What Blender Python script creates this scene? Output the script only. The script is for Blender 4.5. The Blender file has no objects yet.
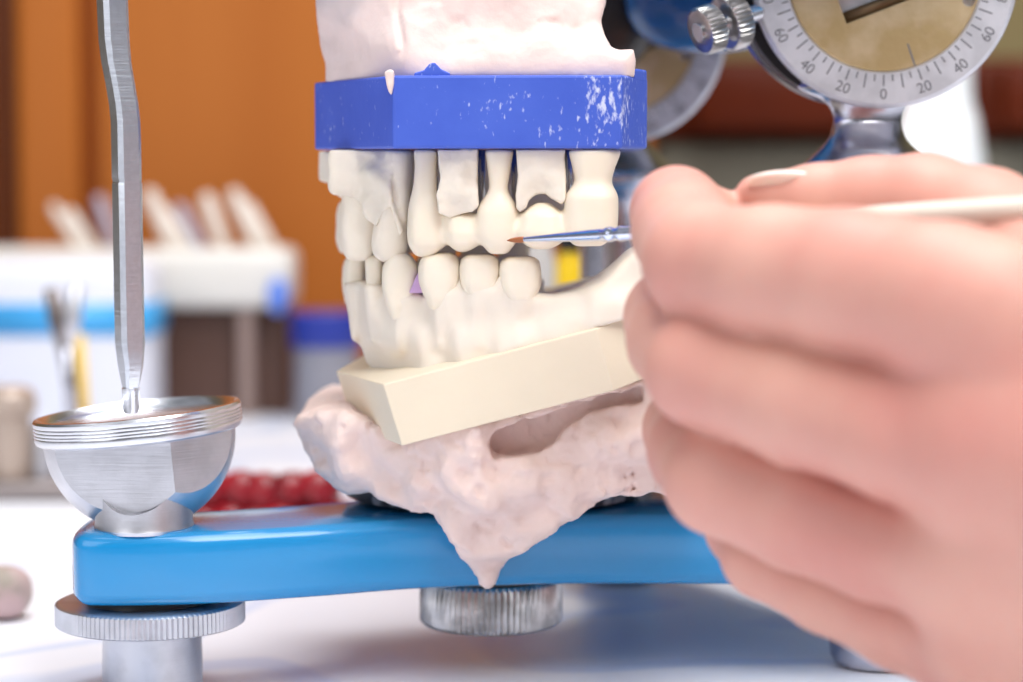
import bpy, bmesh, math, random
import numpy as np
from mathutils import Vector, Matrix
R = math.radians
random.seed(4)
COL = bpy.context.scene.collection
CM = 0.01                      # everything below is worked out in centimetres
CAMY, CAMZ, PITCH, FPX = -45.0, 10.7, R(4.5), 2250.0

# ------------------------------------------------------------------ measuring
def W(px, py, Y):
    """point of the place seen at a picture position, standing at depth Y (cm)"""
    dx, dy = (px-511.5)/FPX, (341-py)/FPX
    t = (Y-CAMY)/(math.cos(PITCH)+dy*math.sin(PITCH))
    return np.array([t*dx, Y, CAMZ+t*(dy*math.cos(PITCH)-math.sin(PITCH))])
def S(Y): return FPX/(Y-CAMY)      # pixels per cm at depth Y

# ------------------------------------------------------------------ materials
def srgb(r, g, b):
    f = lambda c: (c/255/12.92) if c/255 <= .04045 else ((c/255+.055)/1.055)**2.4
    return (f(r), f(g), f(b), 1)
MATS = {}
def mat(name, col, rough=.5, metal=0, sss=0, sss_r=(1, .4, .25), sss_s=.002, bump=0, bscale=300, var=0, vscale=60,
        col2=None, coat=0, trans=0, spec=.5, aniso=None, bdist=.0004, detail=6, vmin=.4, vmax=.6):
    m = bpy.data.materials.new(name); m.use_nodes = True
    nt = m.node_tree; b = nt.nodes['Principled BSDF']
    b.inputs['Base Color'].default_value = col
    b.inputs['Roughness'].default_value = rough
    b.inputs['Metallic'].default_value = metal
    b.inputs['Specular IOR Level'].default_value = spec
    b.inputs['Coat Weight'].default_value = coat
    b.inputs['Transmission Weight'].default_value = trans
    if sss:
        b.inputs['Subsurface Weight'].default_value = sss
        b.inputs['Subsurface Radius'].default_value = sss_r
        b.inputs['Subsurface Scale'].default_value = sss_s
    tc = nt.nodes.new('ShaderNodeTexCoord')
    mp = nt.nodes.new('ShaderNodeMapping'); nt.links.new(tc.outputs['Object'], mp.inputs['Vector'])
    if aniso: mp.inputs['Scale'].default_value = aniso
    if var or col2:
        n = nt.nodes.new('ShaderNodeTexNoise'); n.inputs['Scale'].default_value = vscale; n.inputs['Detail'].default_value = detail
        nt.links.new(tc.outputs['Object'], n.inputs['Vector'])
        r = nt.nodes.new('ShaderNodeMapRange'); r.inputs[1].default_value = vmin; r.inputs[2].default_value = vmax
        nt.links.new(n.outputs['Fac'], r.inputs[0])
        mx = nt.nodes.new('ShaderNodeMix'); mx.data_type = 'RGBA'
        nt.links.new(r.outputs[0], mx.inputs[0])
        mx.inputs[6].default_value = col
        mx.inputs[7].default_value = col2 or tuple(c*(1-var) for c in col[:3])+(1,)
        nt.links.new(mx.outputs[2], b.inputs['Base Color'])
    if bump:
        n = nt.nodes.new('ShaderNodeTexNoise'); n.inputs['Scale'].default_value = bscale; n.inputs['Detail'].default_value = 5
        nt.links.new(mp.outputs[0], n.inputs['Vector'])
        bp = nt.nodes.new('ShaderNodeBump'); bp.inputs['Strength'].default_value = bump; bp.inputs['Distance'].default_value = bdist
        nt.links.new(n.outputs['Fac'], bp.inputs['Height']); nt.links.new(bp.outputs[0], b.inputs['Normal'])
    MATS[name] = m
    return m
STONE = mat('ivory_stone', srgb(247, 235, 216), .55, sss=.15, sss_r=(1, .7, .45), sss_s=.0015, bump=.15, bscale=500, var=.05, vscale=90)
STONE2 = mat('pale_die_stone', srgb(244, 232, 215), .65, sss=.1, sss_r=(1, .7, .5), sss_s=.001, bump=.3, bscale=600, var=.07, vscale=120)
GUMST = mat('ivory_gum_stone', srgb(242, 230, 215), .5, sss=.15, sss_r=(1, .7, .5), sss_s=.0015, bump=.2, bscale=250, var=.05, vscale=60)
BASEST = mat('cream_base_stone', srgb(238, 224, 200), .6, sss=.1, sss_r=(1, .7, .5), sss_s=.001, bump=.08, bscale=900, var=.03)
PINKPL = mat('pink_plaster', srgb(240, 216, 208), .75, sss=.1, sss_r=(1, .6, .5), sss_s=.0015, bump=.7, bscale=300, var=.05, vscale=90)
BRIDGE = mat('ivory_bridge', srgb(247, 233, 212), .42, sss=.2, sss_r=(1, .7, .45), sss_s=.0015, bump=.05, bscale=400)
ALU = mat('brushed_aluminium', (.68, .68, .72, 1), .42, 1, bump=.12, bscale=500, aniso=(.15, .15, 4), var=.12, vscale=150)
CHROME = mat('chrome', (.72, .73, .77, 1), .26, 1, bump=.15, bscale=260, aniso=(.4, .4, 3))
PINMET = mat('scratched_steel', (.66, .69, .75, 1), .34, 1, bump=.2, bscale=900, aniso=(.1, .1, 2), var=.06, vscale=900)
DULL = mat('dull_dial_metal', (.72, .72, .77, 1), .45, .55, bump=.15, bscale=500, var=.15, vscale=180)
CASTM = mat('cast_post_metal', (.55, .55, .62, 1), .26, 1, bump=.15, bscale=120, var=.2, vscale=50)
KNURL = mat('knurled_steel', (.66, .64, .63, 1), .28, 1, var=.35, vscale=250)
BRASS = mat('tarnished_brass', (.60, .44, .22, 1), .42, .75, bump=.3, bscale=500, col2=(.74, .58, .36, 1), vscale=110)
BLACKP = mat('black_metal', (.012, .012, .014, 1), .35)
INK = mat('dark_engraving', (.16, .16, .18, 1), .6)
BLUEE = mat('blue_enamel', srgb(22, 142, 205), .22, coat=.6, bump=.04, bscale=300)
BLUER = mat('dark_blue_enamel', srgb(14, 84, 140), .25, coat=.6)
SLATE = mat('dark_mounting_plate', (.05, .055, .07, 1), .6, bump=.6, bscale=400, col2=(.42, .42, .46, 1), vscale=170, vmin=.52, vmax=.62)
SKIN = mat('skin', srgb(218, 165, 148), .5, spec=.35, sss=.2, sss_r=(1, .4, .28), sss_s=.003, bump=.25, bscale=260, col2=srgb(206, 140, 128), vscale=28, vmin=.35, vmax=.7)
NAIL = mat('nail', srgb(250, 232, 222), .25, sss=.4, sss_r=(1, .5, .4), sss_s=.002, coat=.4)
WHITEP = mat('white_plastic', srgb(238, 238, 236), .35)
IVHANDLE = mat('ivory_lacquer', srgb(232, 226, 212), .25, coat=.5)
BRISTLE = mat('brown_bristle', srgb(170, 100, 58), .5, bump=.6, bscale=900, aniso=(.1, 1, 1))
REDB = mat('red_glossy_bead', srgb(160, 26, 38), .3, col2=srgb(112, 14, 24), vscale=160)
LILAC = mat('lilac_wax', srgb(196, 160, 205), .5)

def blue_plate_mat():
    m = mat('blue_plate', srgb(70, 98, 205), .5, bump=.2, bscale=350)
    nt = m.node_tree; b = nt.nodes['Principled BSDF']
    tc = nt.nodes['Texture Coordinate']
    # chalky streaks and scuffs of plaster
    mp = nt.nodes.new('ShaderNodeMapping'); mp.inputs['Rotation'].default_value = (0, R(40), 0); mp.inputs['Scale'].default_value = (1, 1, .5)
    nt.links.new(tc.outputs['Object'], mp.inputs[0])
    n1 = nt.nodes.new('ShaderNodeTexNoise'); n1.inputs['Scale'].default_value = 1100; n1.inputs['Detail'].default_value = 4
    nt.links.new(mp.outputs[0], n1.inputs[0])
    n2 = nt.nodes.new('ShaderNodeTexNoise'); n2.inputs['Scale'].default_value = 90; n2.inputs['Detail'].default_value = 3
    nt.links.new(tc.outputs['Object'], n2.inputs[0])
    # a heavier chalk patch near the right corner
    sx = nt.nodes.new('ShaderNodeSeparateXYZ'); nt.links.new(tc.outputs['Object'], sx.inputs[0])
    dist = nt.nodes.new('ShaderNodeVectorMath'); dist.operation = 'DISTANCE'
    c = (W(603, 104, -1.2)-W(480, 150, 2))*CM
    dist.inputs[1].default_value = tuple(c); nt.links.new(tc.outputs['Object'], dist.inputs[0])
    mr = nt.nodes.new('ShaderNodeMapRange'); mr.inputs[1].default_value = .011; mr.inputs[2].default_value = 0; mr.inputs[3].default_value = 0; mr.inputs[4].default_value = .26
    nt.links.new(dist.outputs['Value'], mr.inputs[0])
    a1 = nt.nodes.new('ShaderNodeMath'); a1.operation = 'ADD'; nt.links.new(n1.outputs[0], a1.inputs[0]); nt.links.new(mr.outputs[0], a1.inputs[1])
    m2 = nt.nodes.new('ShaderNodeMath'); m2.operation = 'MULTIPLY_ADD'; nt.links.new(n2.outputs[0], m2.inputs[0]); m2.inputs[1].default_value = .45
    nt.links.new(a1.outputs[0], m2.inputs[2])
    r = nt.nodes.new('ShaderNodeMapRange'); r.inputs[1].default_value = .88; r.inputs[2].default_value = 1.04
    nt.links.new(m2.outputs[0], r.inputs[0])
    soft = nt.nodes.new('ShaderNodeMix'); soft.data_type = 'RGBA'; nt.links.new(n2.outputs[0], soft.inputs[0])
    soft.inputs[6].default_value = srgb(56, 86, 194); soft.inputs[7].default_value = srgb(78, 108, 211)
    mx = nt.nodes.new('ShaderNodeMix'); mx.data_type = 'RGBA'
    nt.links.new(r.outputs[0], mx.inputs[0]); nt.links.new(soft.outputs[2], mx.inputs[6]); mx.inputs[7].default_value = srgb(210, 216, 245)
    nt.links.new(mx.outputs[2], b.inputs['Base Color'])
    return m
BLUEPL = blue_plate_mat()

def wood_mat(name, c1, c2, rough=.35):
    m = mat(name, c1, rough, spec=.15)
    nt = m.node_tree; b = nt.nodes['Principled BSDF']; tc = nt.nodes['Texture Coordinate']
    mp = nt.nodes.new('ShaderNodeMapping'); mp.inputs['Scale'].default_value = (14, 14, 1.2); nt.links.new(tc.outputs['Object'], mp.inputs[0])
    n = nt.nodes.new('ShaderNodeTexNoise'); n.inputs['Scale'].default_value = 1.5; n.inputs['Detail'].default_value = 6; nt.links.new(mp.outputs[0], n.inputs[0])
    mx = nt.nodes.new('ShaderNodeMix'); mx.data_type = 'RGBA'; nt.links.new(n.outputs[0], mx.inputs[0]); mx.inputs[6].default_value = c1; mx.inputs[7].default_value = c2
    nt.links.new(mx.outputs[2], b.inputs['Base Color'])
    return m
WOOD = wood_mat('orange_brown_wood', srgb(186, 112, 50), srgb(166, 92, 36))
WOODD = wood_mat('dark_red_wood', srgb(110, 42, 16), srgb(86, 30, 10))

def table_mat():
    m = mat('printed_white_paper', srgb(232, 233, 244), .4)
    nt = m.node_tree; b = nt.nodes['Principled BSDF']; tc = nt.nodes['Texture Coordinate']
    n = nt.nodes.new('ShaderNodeTexNoise'); n.inputs['Scale'].default_value = 7; n.inputs['Detail'].default_value = 1; n.inputs['Distortion'].default_value = 1.2
    nt.links.new(tc.outputs['Object'], n.inputs[0])
    a = nt.nodes.new('ShaderNodeMath'); a.operation = 'SUBTRACT'; nt.links.new(n.outputs[0], a.inputs[0]); a.inputs[1].default_value = .5
    ab = nt.nodes.new('ShaderNodeMath'); ab.operation = 'ABSOLUTE'; nt.links.new(a.outputs[0], ab.inputs[0])
    r = nt.nodes.new('ShaderNodeMapRange'); r.inputs[1].default_value = .02; r.inputs[2].default_value = .05; r.inputs[3].default_value = .55; r.inputs[4].default_value = 0
    nt.links.new(ab.outputs[0], r.inputs[0])
    mx = nt.nodes.new('ShaderNodeMix'); mx.data_type = 'RGBA'; nt.links.new(r.outputs[0], mx.inputs[0]); mx.inputs[6].default_value = srgb(244, 245, 251); mx.inputs[7].default_value = srgb(196, 212, 242)
    nt.links.new(mx.outputs[2], b.inputs['Base Color'])
    return m
TABLEM = table_mat()

# ------------------------------------------------------------------ objects
def tag(o, label=None, cat=None, group=None, kind=None):
    if label: o['label'] = label
    if cat: o['category'] = cat
    if group: o['group'] = group
    if kind: o['kind'] = kind
    return o
def thing(name, loc, label, cat, group=None):
    o = bpy.data.objects.new(name, None); COL.objects.link(o)
    o.empty_display_size = .01
    o.location = Vector(loc)*CM
    return tag(o, label, cat, group)
def wloc(o):
    v = Vector((0, 0, 0))
    while o is not None: v += o.location; o = o.parent
    return v
def mk(name, verts, faces, m, parent=None, origin=None, smooth=True, sharp=None, bevel=None, seg=3):
    """verts: world centimetres"""
    v = np.asarray(verts, float)
    if parent is not None: org = np.array(wloc(parent))/CM
    elif origin is not None: org = np.array(origin, float)
    else: org = np.array([v[:, 0].mean(), v[:, 1].mean(), v[:, 2].min()])
    me = bpy.data.meshes.new(name)
    me.from_pydata(((v-org)*CM).tolist(), [], [list(map(int, f)) for f in faces]); me.update()
    bm = bmesh.new(); bm.from_mesh(me); bmesh.ops.recalc_face_normals(bm, faces=bm.faces); bm.to_mesh(me); bm.free()
    me.materials.append(m)
    if smooth:
        for p in me.polygons: p.use_smooth = True
        if sharp: me.set_sharp_from_angle(angle=R(sharp))
    o = bpy.data.objects.new(name, me); COL.objects.link(o)
    if parent is not None: o.parent = parent
    else: o.location = Vector(org)*CM
    if bevel:
        b = o.modifiers.new('bevel', 'BEVEL'); b.width = bevel*CM; b.segments = seg; b.limit_method = 'ANGLE'; b.angle_limit = R(35)
        b.harden_normals = False
    return o
class MB:
    def __init__(s): s.v = []; s.f = []
    def add(s, v, f):
        b = len(s.v); s.v.extend([tuple(map(float, p)) for p in v]); s.f.extend([[b+i for i in q] for q in f]); return s
    def box(s, lo, hi, M=None):
        p = [(x, y, z) for z in (lo[2], hi[2]) for y in (lo[1], hi[1]) for x in (lo[0], hi[0])]
        if M is not None: p = [tuple(M @ Vector(q)) for q in p]
        return s.add(p, [(0, 1, 3, 2), (4, 5, 7, 6), (0, 1, 5, 4), (2, 3, 7, 6), (0, 2, 6, 4), (1, 3, 7, 5)])
    def lathe(s, prof, c=(0, 0, 0), axis=(0, 0, 1), n=96, fn=None):
        """prof: (radius, height) pairs; fn(angle, r) may modulate the radius"""
        q = Vector((0, 0, 1)).rotation_difference(Vector(axis).normalized())
        v = []; f = []
        for i, (r, h) in enumerate(prof):
            for k in range(n):
                a = 2*math.pi*k/n
                rr = fn(a, r, i) if fn else r
                v.append(tuple(q @ Vector((rr*math.cos(a), rr*math.sin(a), h)) + Vector(c)))
        for i in range(len(prof)-1):
            for k in range(n):
                f.append((i*n+k, i*n+(k+1) % n, (i+1)*n+(k+1) % n, (i+1)*n+k))
        f.append(list(range(n))[::-1]); f.append([(len(prof)-1)*n+k for k in range(n)])
        return s.add(v, f)
    def tube(s, pts, radii, n=20, flat=1.0):
        pts = [Vector(p) for p in pts]; v = []; f = []
        for i, p in enumerate(pts):
            d = (pts[min(i+1, len(pts)-1)]-pts[max(i-1, 0)]).normalized()
            u = d.cross(Vector((0, 0, 1)));
            if u.length < .05: u = d.cross(Vector((0, 1, 0)))
            u.normalize(); w = u.cross(d)
            for k in range(n):
                a = 2*math.pi*k/n
                v.append(p+u*math.cos(a)*radii[i]+w*math.sin(a)*radii[i]*flat)
        for i in range(len(pts)-1):
            for k in range(n):
                f.append((i*n+k, i*n+(k+1) % n, (i+1)*n+(k+1) % n, (i+1)*n+k))
        f.append(list(range(n))[::-1]); f.append([(len(pts)-1)*n+k for k in range(n)])
        return s.add(v, f)
    def prism(s, poly, z0, z1):
        n = len(poly)
        v = [(x, y, z0) for x, y in poly]+[(x, y, z1) for x, y in poly]
        return s.add(v, [list(range(n))[::-1], [n+i for i in range(n)]]+[(i, (i+1) % n, n+(i+1) % n, n+i) for i in range(n)])
    def build(s, name, m, parent=None, **k): return mk(name, s.v, s.f, m, parent, **k)
def cut(o, cutters):
    """bite shapes out of a mesh and leave only the result"""
    for c in cutters:
        c.parent = o.parent
        b = o.modifiers.new('cut', 'BOOLEAN'); b.operation = 'DIFFERENCE'; b.solver = 'EXACT'; b.object = c
    bpy.context.view_layer.update()
    dg = bpy.context.evaluated_depsgraph_get()
    me = bpy.data.meshes.new_from_object(o.evaluated_get(dg))
    o.modifiers.clear(); o.data = me
    for c in cutters: bpy.data.objects.remove(c)
    for p in me.polygons: p.use_smooth = True
    me.set_sharp_from_angle(angle=R(30))
    return o
def catmull(P, n=8, closed=True):
    P = [np.array(p, float) for p in P]; out = []
    N = len(P)
    for i in range(N if closed else N-1):
        g = lambda k: P[(k) % N] if closed else P[min(max(k, 0), N-1)]
        a, b, c, d = g(i-1), g(i), g(i+1), g(i+2)
        for k in range(n):
            t = k/n
            out.append(.5*((2*b)+(-a+c)*t+(2*a-5*b+4*c-d)*t*t+(-a+3*b-3*c+d)*t**3))
    if not closed: out.append(P[-1])
    return out

# ------------------------------------------------------------------ implicit surfaces
def smin(a, b, k):
    h = np.maximum(k-np.abs(a-b), 0)/k
    return np.minimum(a, b)-h*h*k*.25
def smax(a, b, k): return -smin(-a, -b, k)
LAT = np.random.RandomState(7).rand(32, 32, 32)
def noise(x, y, z, s):
    x, y, z = x*s+100.3, y*s+57.1, z*s+211.7
    xi, yi, zi = np.floor(x).astype(int), np.floor(y).astype(int), np.floor(z).astype(int)
    u, v, w = x-xi, y-yi, z-zi
    u, v, w = u*u*(3-2*u), v*v*(3-2*v), w*w*(3-2*w)
    g = lambda a, b, c: LAT[(xi+a) % 32, (yi+b) % 32, (zi+c) % 32]
    return ((g(0,0,0)*(1-u)+g(1,0,0)*u)*(1-v)+(g(0,1,0)*(1-u)+g(1,1,0)*u)*v)*(1-w)+((g(0,0,1)*(1-u)+g(1,0,1)*u)*(1-v)+(g(0,1,1)*(1-u)+g(1,1,1)*u)*v)*w-.5
def fbm(x, y, z, s, o=3):
    r = 0
    for i in range(o): r = r+noise(x, y, z, s*2**i)*.5**i
    return r
def grid(lo, hi, h):
    ax = [np.arange(lo[i], hi[i]+h, h) for i in range(3)]
    return np.meshgrid(*ax, indexing='ij'), ax
def nets(F, ax):
    """surface nets of a sampled field (negative inside)"""
    F = F.copy()
    for sl in ((0, slice(None), slice(None)), (-1, slice(None), slice(None)), (slice(None), 0, slice(None)), (slice(None), -1, slice(None)), (slice(None), slice(None), 0), (slice(None), slice(None), -1)):
        F[sl] = np.maximum(F[sl], 1e-3)
    nx, ny, nz = F.shape
    I = F < 0
    cs = [(a, b, c) for a in (0, 1) for b in (0, 1) for c in (0, 1)]
    cnt = sum(I[a:nx-1+a, b:ny-1+b, c:nz-1+c].astype(np.int8) for a, b, c in cs)
    act = (cnt > 0) & (cnt < 8)
    idx = np.argwhere(act)
    num = -np.ones(act.shape, int); num[act] = np.arange(len(idx))
    i, j, k = idx.T
    acc = np.zeros((len(idx), 3)); n = np.zeros(len(idx))
    for p in cs:
        for d in range(3):
            if p[d]: continue
            q = list(p); q[d] = 1
            a = F[i+p[0], j+p[1], k+p[2]]; b = F[i+q[0], j+q[1], k+q[2]]
            x = (a < 0) != (b < 0)
            t = np.where(x, a/np.where(x, a-b, 1), 0)
            pt = np.tile(np.array(p, float), (len(idx), 1)); pt[:, d] += t
            acc += pt*x[:, None]; n += x
    v = acc/n[:, None]+idx
    st = np.array([a[1]-a[0] for a in ax]); v = v*st+np.array([a[0] for a in ax])
    fs = []
    for d in range(3):
        e, f = (d+1) % 3, (d+2) % 3
        sa = [slice(None)]*3; sb = [slice(None)]*3; sa[d] = slice(0, -1); sb[d] = slice(1, None)
        X = I[tuple(sa)] != I[tuple(sb)]
        ii = np.argwhere(X); ii = ii[(ii[:, e] > 0) & (ii[:, f] > 0) & (ii[:, e] < F.shape[e]-1) & (ii[:, f] < F.shape[f]-1)]
        def cell(de, df):
            c = ii.copy(); c[:, e] += de; c[:, f] += df
            return num[c[:, 0], c[:, 1], c[:, 2]]
        fs.append(np.stack([cell(-1, -1), cell(0, -1), cell(0, 0), cell(-1, 0)], 1))
    return v, np.concatenate(fs)
def tooth(G, rows, Y, ry, n=2.3, cap=.12):
    """vertical solid from picture rows (py, left, right); Y its middle depth, ry half-depth (number or list)"""
    x, y, z = G
    rows = list(rows)
    if not hasattr(ry, '__len__'):
        wmax = max(b-a for _, a, b in rows); ry = [ry*(.35+.65*math.sqrt((b-a)/wmax)) for _, a, b in rows]
    P = [(W(0, r[0], Y)[2], W((r[1]+r[2])/2, r[0], Y)[0], (r[2]-r[1])/2/S(Y), q) for r, q in zip(rows, ry)]
    P.sort()
    zz = z[0, 0, :]
    kz = [p[0] for p in P]
    zs = np.linspace(kz[0], kz[-1], 60)
    def curve(i):
        c = np.interp(zs, kz, [p[i] for p in P])
        c = np.convolve(np.pad(c, 3, 'edge'), np.ones(7)/7, 'valid')
        return np.interp(zz, zs, c)
    cx, rx, rr = curve(1), curve(2), curve(3)
    d = (np.abs((x-cx)/rx)**n+np.abs((y-Y)/rr)**n)**(1/n)
    f = (d-1)*np.minimum(rx, rr)
    return smax(smax(f, z-kz[-1], cap), kz[0]-z, cap)
def poly2(x, z, P):
    """signed distance to a polygon; x,z 2-D arrays"""
    d = np.full(x.shape, 1e9); s = np.ones(x.shape)
    n = len(P)
    for i in range(n):
        ax_, az = P[i]; bx, bz = P[i-1]
        ex, ez = bx-ax_, bz-az; wx, wz = x-ax_, z-az
        t = np.clip((wx*ex+wz*ez)/(ex*ex+ez*ez+1e-12), 0, 1)
        d = np.minimum(d, (wx-ex*t)**2+(wz-ez*t)**2)
        c1, c2, c3 = z >= az, z < bz, ex*wz > ez*wx
        s = np.where((c1 & c2 & c3) | (~c1 & ~c2 & ~c3), -s, s)
    return s*np.sqrt(d)
def outline(G, pts, Y, smooth=0):
    x, y, z = G
    P = [tuple(W(a, b, Y)[[0, 2]]) for a, b in pts]
    if smooth: P = [tuple(p) for p in catmull(P, smooth)]
    d = poly2(x[:, 0, :], z[:, 0, :], P)
    return d[:, None, :]
def relief(G, pts, sig, Y0=0):
    """front depth as a smooth field through (px,py,Y) points"""
    x, y, z = G
    X, Z = x[:, 0, :], z[:, 0, :]
    num = 0; den = 0
    for a, b, Y in pts:
        p = W(a, b, Y)
        w = np.exp(-((X-p[0])**2+(Z-p[2])**2)/(2*(sig/50)**2))+1e-9
        num = num+w*Y; den = den+w
    return (num/den)[:, None, :]
def ext(px0, py0, px1, py1, Y0, Y1, pad=.15):
    c = [W(px, py, Y) for px in (px0, px1) for py in (py0, py1) for Y in (Y0, Y1)]
    c = np.array(c); lo, hi = c.min(0)-pad, c.max(0)+pad; lo[1], hi[1] = Y0-pad, Y1+pad
    return lo, hi

# ================================================================== SETTING
mk('floor', [(-250, -250, -75), (250, -250, -75), (250, 130, -75), (-250, 130, -75), (-250, -250, -80), (250, -250, -80), (250, 130, -80), (-250, 130, -80)],
   [(0, 1, 2, 3), (4, 5, 6, 7), (0, 1, 5, 4), (1, 2, 6, 5), (2, 3, 7, 6), (3, 0, 4, 7)], mat('grey_floor', srgb(150, 146, 140), .5, var=.1, vscale=6), smooth=False)['kind'] = 'structure'
w = MB(); w.box((-250, 110, -75), (250, 116, 190)); w.build('wall_back', mat('olive_wall', srgb(176, 160, 112), .8, bump=.1, bscale=80, var=.1, vscale=5), smooth=False)['kind'] = 'structure'

tb = thing('table', (0, 0, -75), 'white work table covered with pale blue printed paper under everything', 'table')
m = MB(); m.box((-70, -62, -3), (70, 54.6, 0)); m.build('tabletop', TABLEM, tb, bevel=.3)
for x in (-66, 66):
    for y in (-58, 50):
        m = MB(); m.box((x-2.5, y-2.5, -75), (x+2.5, y+2.5, -3)); m.build('leg', WHITEP, tb, bevel=.3)

# wooden cabinet behind on the left
cb = thing('cabinet', (-20, 62, -75), 'orange-brown wooden cabinet standing behind the table on the left', 'cabinet')
def cabx(px, Y=58): return (px-511.5)/S(Y)
m = MB(); m.box((-60, 60, -75), (cabx(655), 90, 60)); m.build('carcass', WOOD, cb, bevel=.4)
for a, b, mm in ((-460, -24, WOOD), (20, 84, WOOD), (100, 640, WOOD)):
    m = MB(); m.box((cabx(a), 57.4, -70), (cabx(b), 60, 58)); m.build('door', mm, cb, bevel=.5)
m = MB(); m.box((cabx(-22), 59.2, -70), (cabx(18), 60.02, 58)); m.build('gap_shade_strip', wood_mat('shadow_brown_wood', srgb(104, 52, 20), srgb(84, 40, 14)), cb)  # darker brown strip painted as the shadow in the door gap
m = MB(); m.box((cabx(84), 58.4, -70), (cabx(100), 60.02, 58)); m.build('gap_shade_strip', wood_mat('gap_shade_brown', srgb(150, 76, 28), srgb(130, 62, 22)), cb)  # second door gap, its softer shadow painted as mid brown
# dark cabinet and counter on the right
Yr = 75
dz = lambda py: W(0, py, Yr)[2]
cr = thing('wall_cabinet', (30, Yr, dz(138)), 'dark red-brown wooden cabinet front behind the dial on the right', 'cabinet')
m = MB(); m.box(((655-511.5)/S(Yr), Yr, dz(138)), (95, 109.9, dz(58))); m.build('carcass', WOODD, cr, bevel=.4)
m = MB(); m.box(((690-511.5)/S(Yr), Yr-1.5, dz(132)), ((968-511.5)/S(Yr), Yr, dz(64))); m.build('door', WOODD, cr, bevel=.4)
m = MB(); m.box(((995-511.5)/S(Yr), Yr-1.5, dz(132)), (90, Yr, dz(64))); m.build('door', WOODD, cr, bevel=.4)
cu = thing('counter', (30, Yr, -75), 'grey-green counter block under the dark red-brown cabinet', 'counter')
m = MB(); m.box(((655-511.5)/S(Yr), Yr+1, -75), (95, 109.9, dz(141))); m.build('body', mat('grey_green_laminate', srgb(128, 124, 108), .5, var=.06, vscale=8), cu, bevel=.4)

# ================================================================== ARTICULATOR
art = thing('dental_articulator', (0, 3, 0), 'blue enamelled dental articulator with silver dials, cup and steel pin', 'dental articulator')
ZT, ZB = 3.46, 2.0
near = [(-8.1, -1.36), (-6.2, -1.2), (-4, -.45), (-2, .4), (0, .85), (2.5, 1.0), (5, .9), (7.4, .55), (9.2, 1.2), (9.7, 3), (8.6, 5.4), (6.6, 8.8), (4.9, 12.2), (3.6, 13.7), (1.9, 13.6), (.8, 12.3), (1.2, 10.4), (1.5, 8.6), (.6, 6.7), (-1.4, 4.9), (-4, 3.0), (-6.3, 1.9), (-8.1, 1.55), (-8.65, 1.15), (-8.78, .2), (-8.66, -1.0)]
pl = [tuple(p) for p in catmull(near, 6)]
MB().prism(pl, ZB, ZT).build('lower_frame', BLUEE, art, bevel=.28, seg=5, sharp=None)
MB().prism([(x*1.0, y) for x, y in pl], 15.2, 16.5).build('upper_frame', BLUEE, art, bevel=.25, seg=4)
bpy.context.view_layer.update()

PX, PY = -7.38, .3          # incisal post
def knurl(nk, amp):
    return lambda a, r, i: r+amp*(abs(((a*nk/(2*math.pi)) % 1)-.5)*4-1)
def knurled(name, c, axis, r, h, nk, amp, parent, m=KNURL, n=None):
    b = MB(); fn = knurl(nk, amp)
    f2 = lambda a, rr, i: fn(a, rr, i) if rr > r*.99 else rr
    b.lathe([(r*.3, 0), (r*.93, 0), (r*.97, h*.03), (r, h*.1), (r, h*.9), (r*.97, h*.97), (r*.93, h), (r*.3, h)], c, axis, n or nk*6, f2)
    return b.build(name, m, parent, sharp=40)
# cup: half-ball with a flat cut on the near side, under a tilted ring
tilt = Matrix.Rotation(R(-5.3), 3, 'Y')
cc = Vector((W(137, 412, PY)[0], PY, 5.72))
def tl(o_verts): return [tuple(cc+tilt @ Vector(p)) for p in o_verts]
b = MB(); r0 = 1.93
prof = [(r0*math.sin(a), -.5-r0*math.cos(a)) for a in np.linspace(.02, math.pi/2, 40)]+[(r0, -.2)]
b.lathe(prof, n=120); b.v = tl(b.v)
bowl = b.build('cup_body', ALU, art, sharp=30)
k = MB(); k.box((-3, -3-1.34, -4), (3, -1.34, -.52), Matrix.Rotation(R(-4), 4, 'Z')); k.v = tl(k.v)
k2 = MB(); k2.box((-3, -3-1.577, -4), (3, -1.577, -.52), Matrix.Rotation(R(45), 4, 'Z')); k2.v = tl(k2.v)
cut(bowl, [k.build('cutter', ALU, art), k2.build('cutter', ALU, art)])
b = MB()
b.lathe([(.1, -.5), (2.0, -.5), (2.07, -.46), (2.09, -.4), (2.09, -.32), (2.086, -.31), (2.09, -.30), (2.09, -.26), (2.086, -.25), (2.09, -.24), (2.09, -.19), (2.086, -.18), (2.09, -.17), (2.09, -.12), (2.086, -.11), (2.09, -.10), (2.09, -.03), (2.06, .02), (2.0, .03), (1.93, -.02), (1.85, -.14), (1.2, -.22), (.6, -.25), (.1, -.26)], n=140); b.v = tl(b.v)
b.build('cup_ring', CHROME, art, sharp=28)
b = MB()
b.lathe([(.1, ZT-.05), (.97, ZT-.05), (.99, ZT+.02), (.97, ZT+.08), (.97, 4.5), (.1, 4.5)], (PX, PY-.5, 0), n=100)
b.v = [(x, PY-.5+(y-PY+.5)*1.16, z) for x, y, z in b.v]
post = b.build('cup_post', ALU, art, sharp=30)
k = MB(); k.lathe([(.1, -3), (.85, -3), (.85, 3), (.1, 3)], (PX+.08, PY, 4.68), (0.1, 1, 0), 64)
cut(post, [k.build('cutter', ALU, art)])
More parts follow.
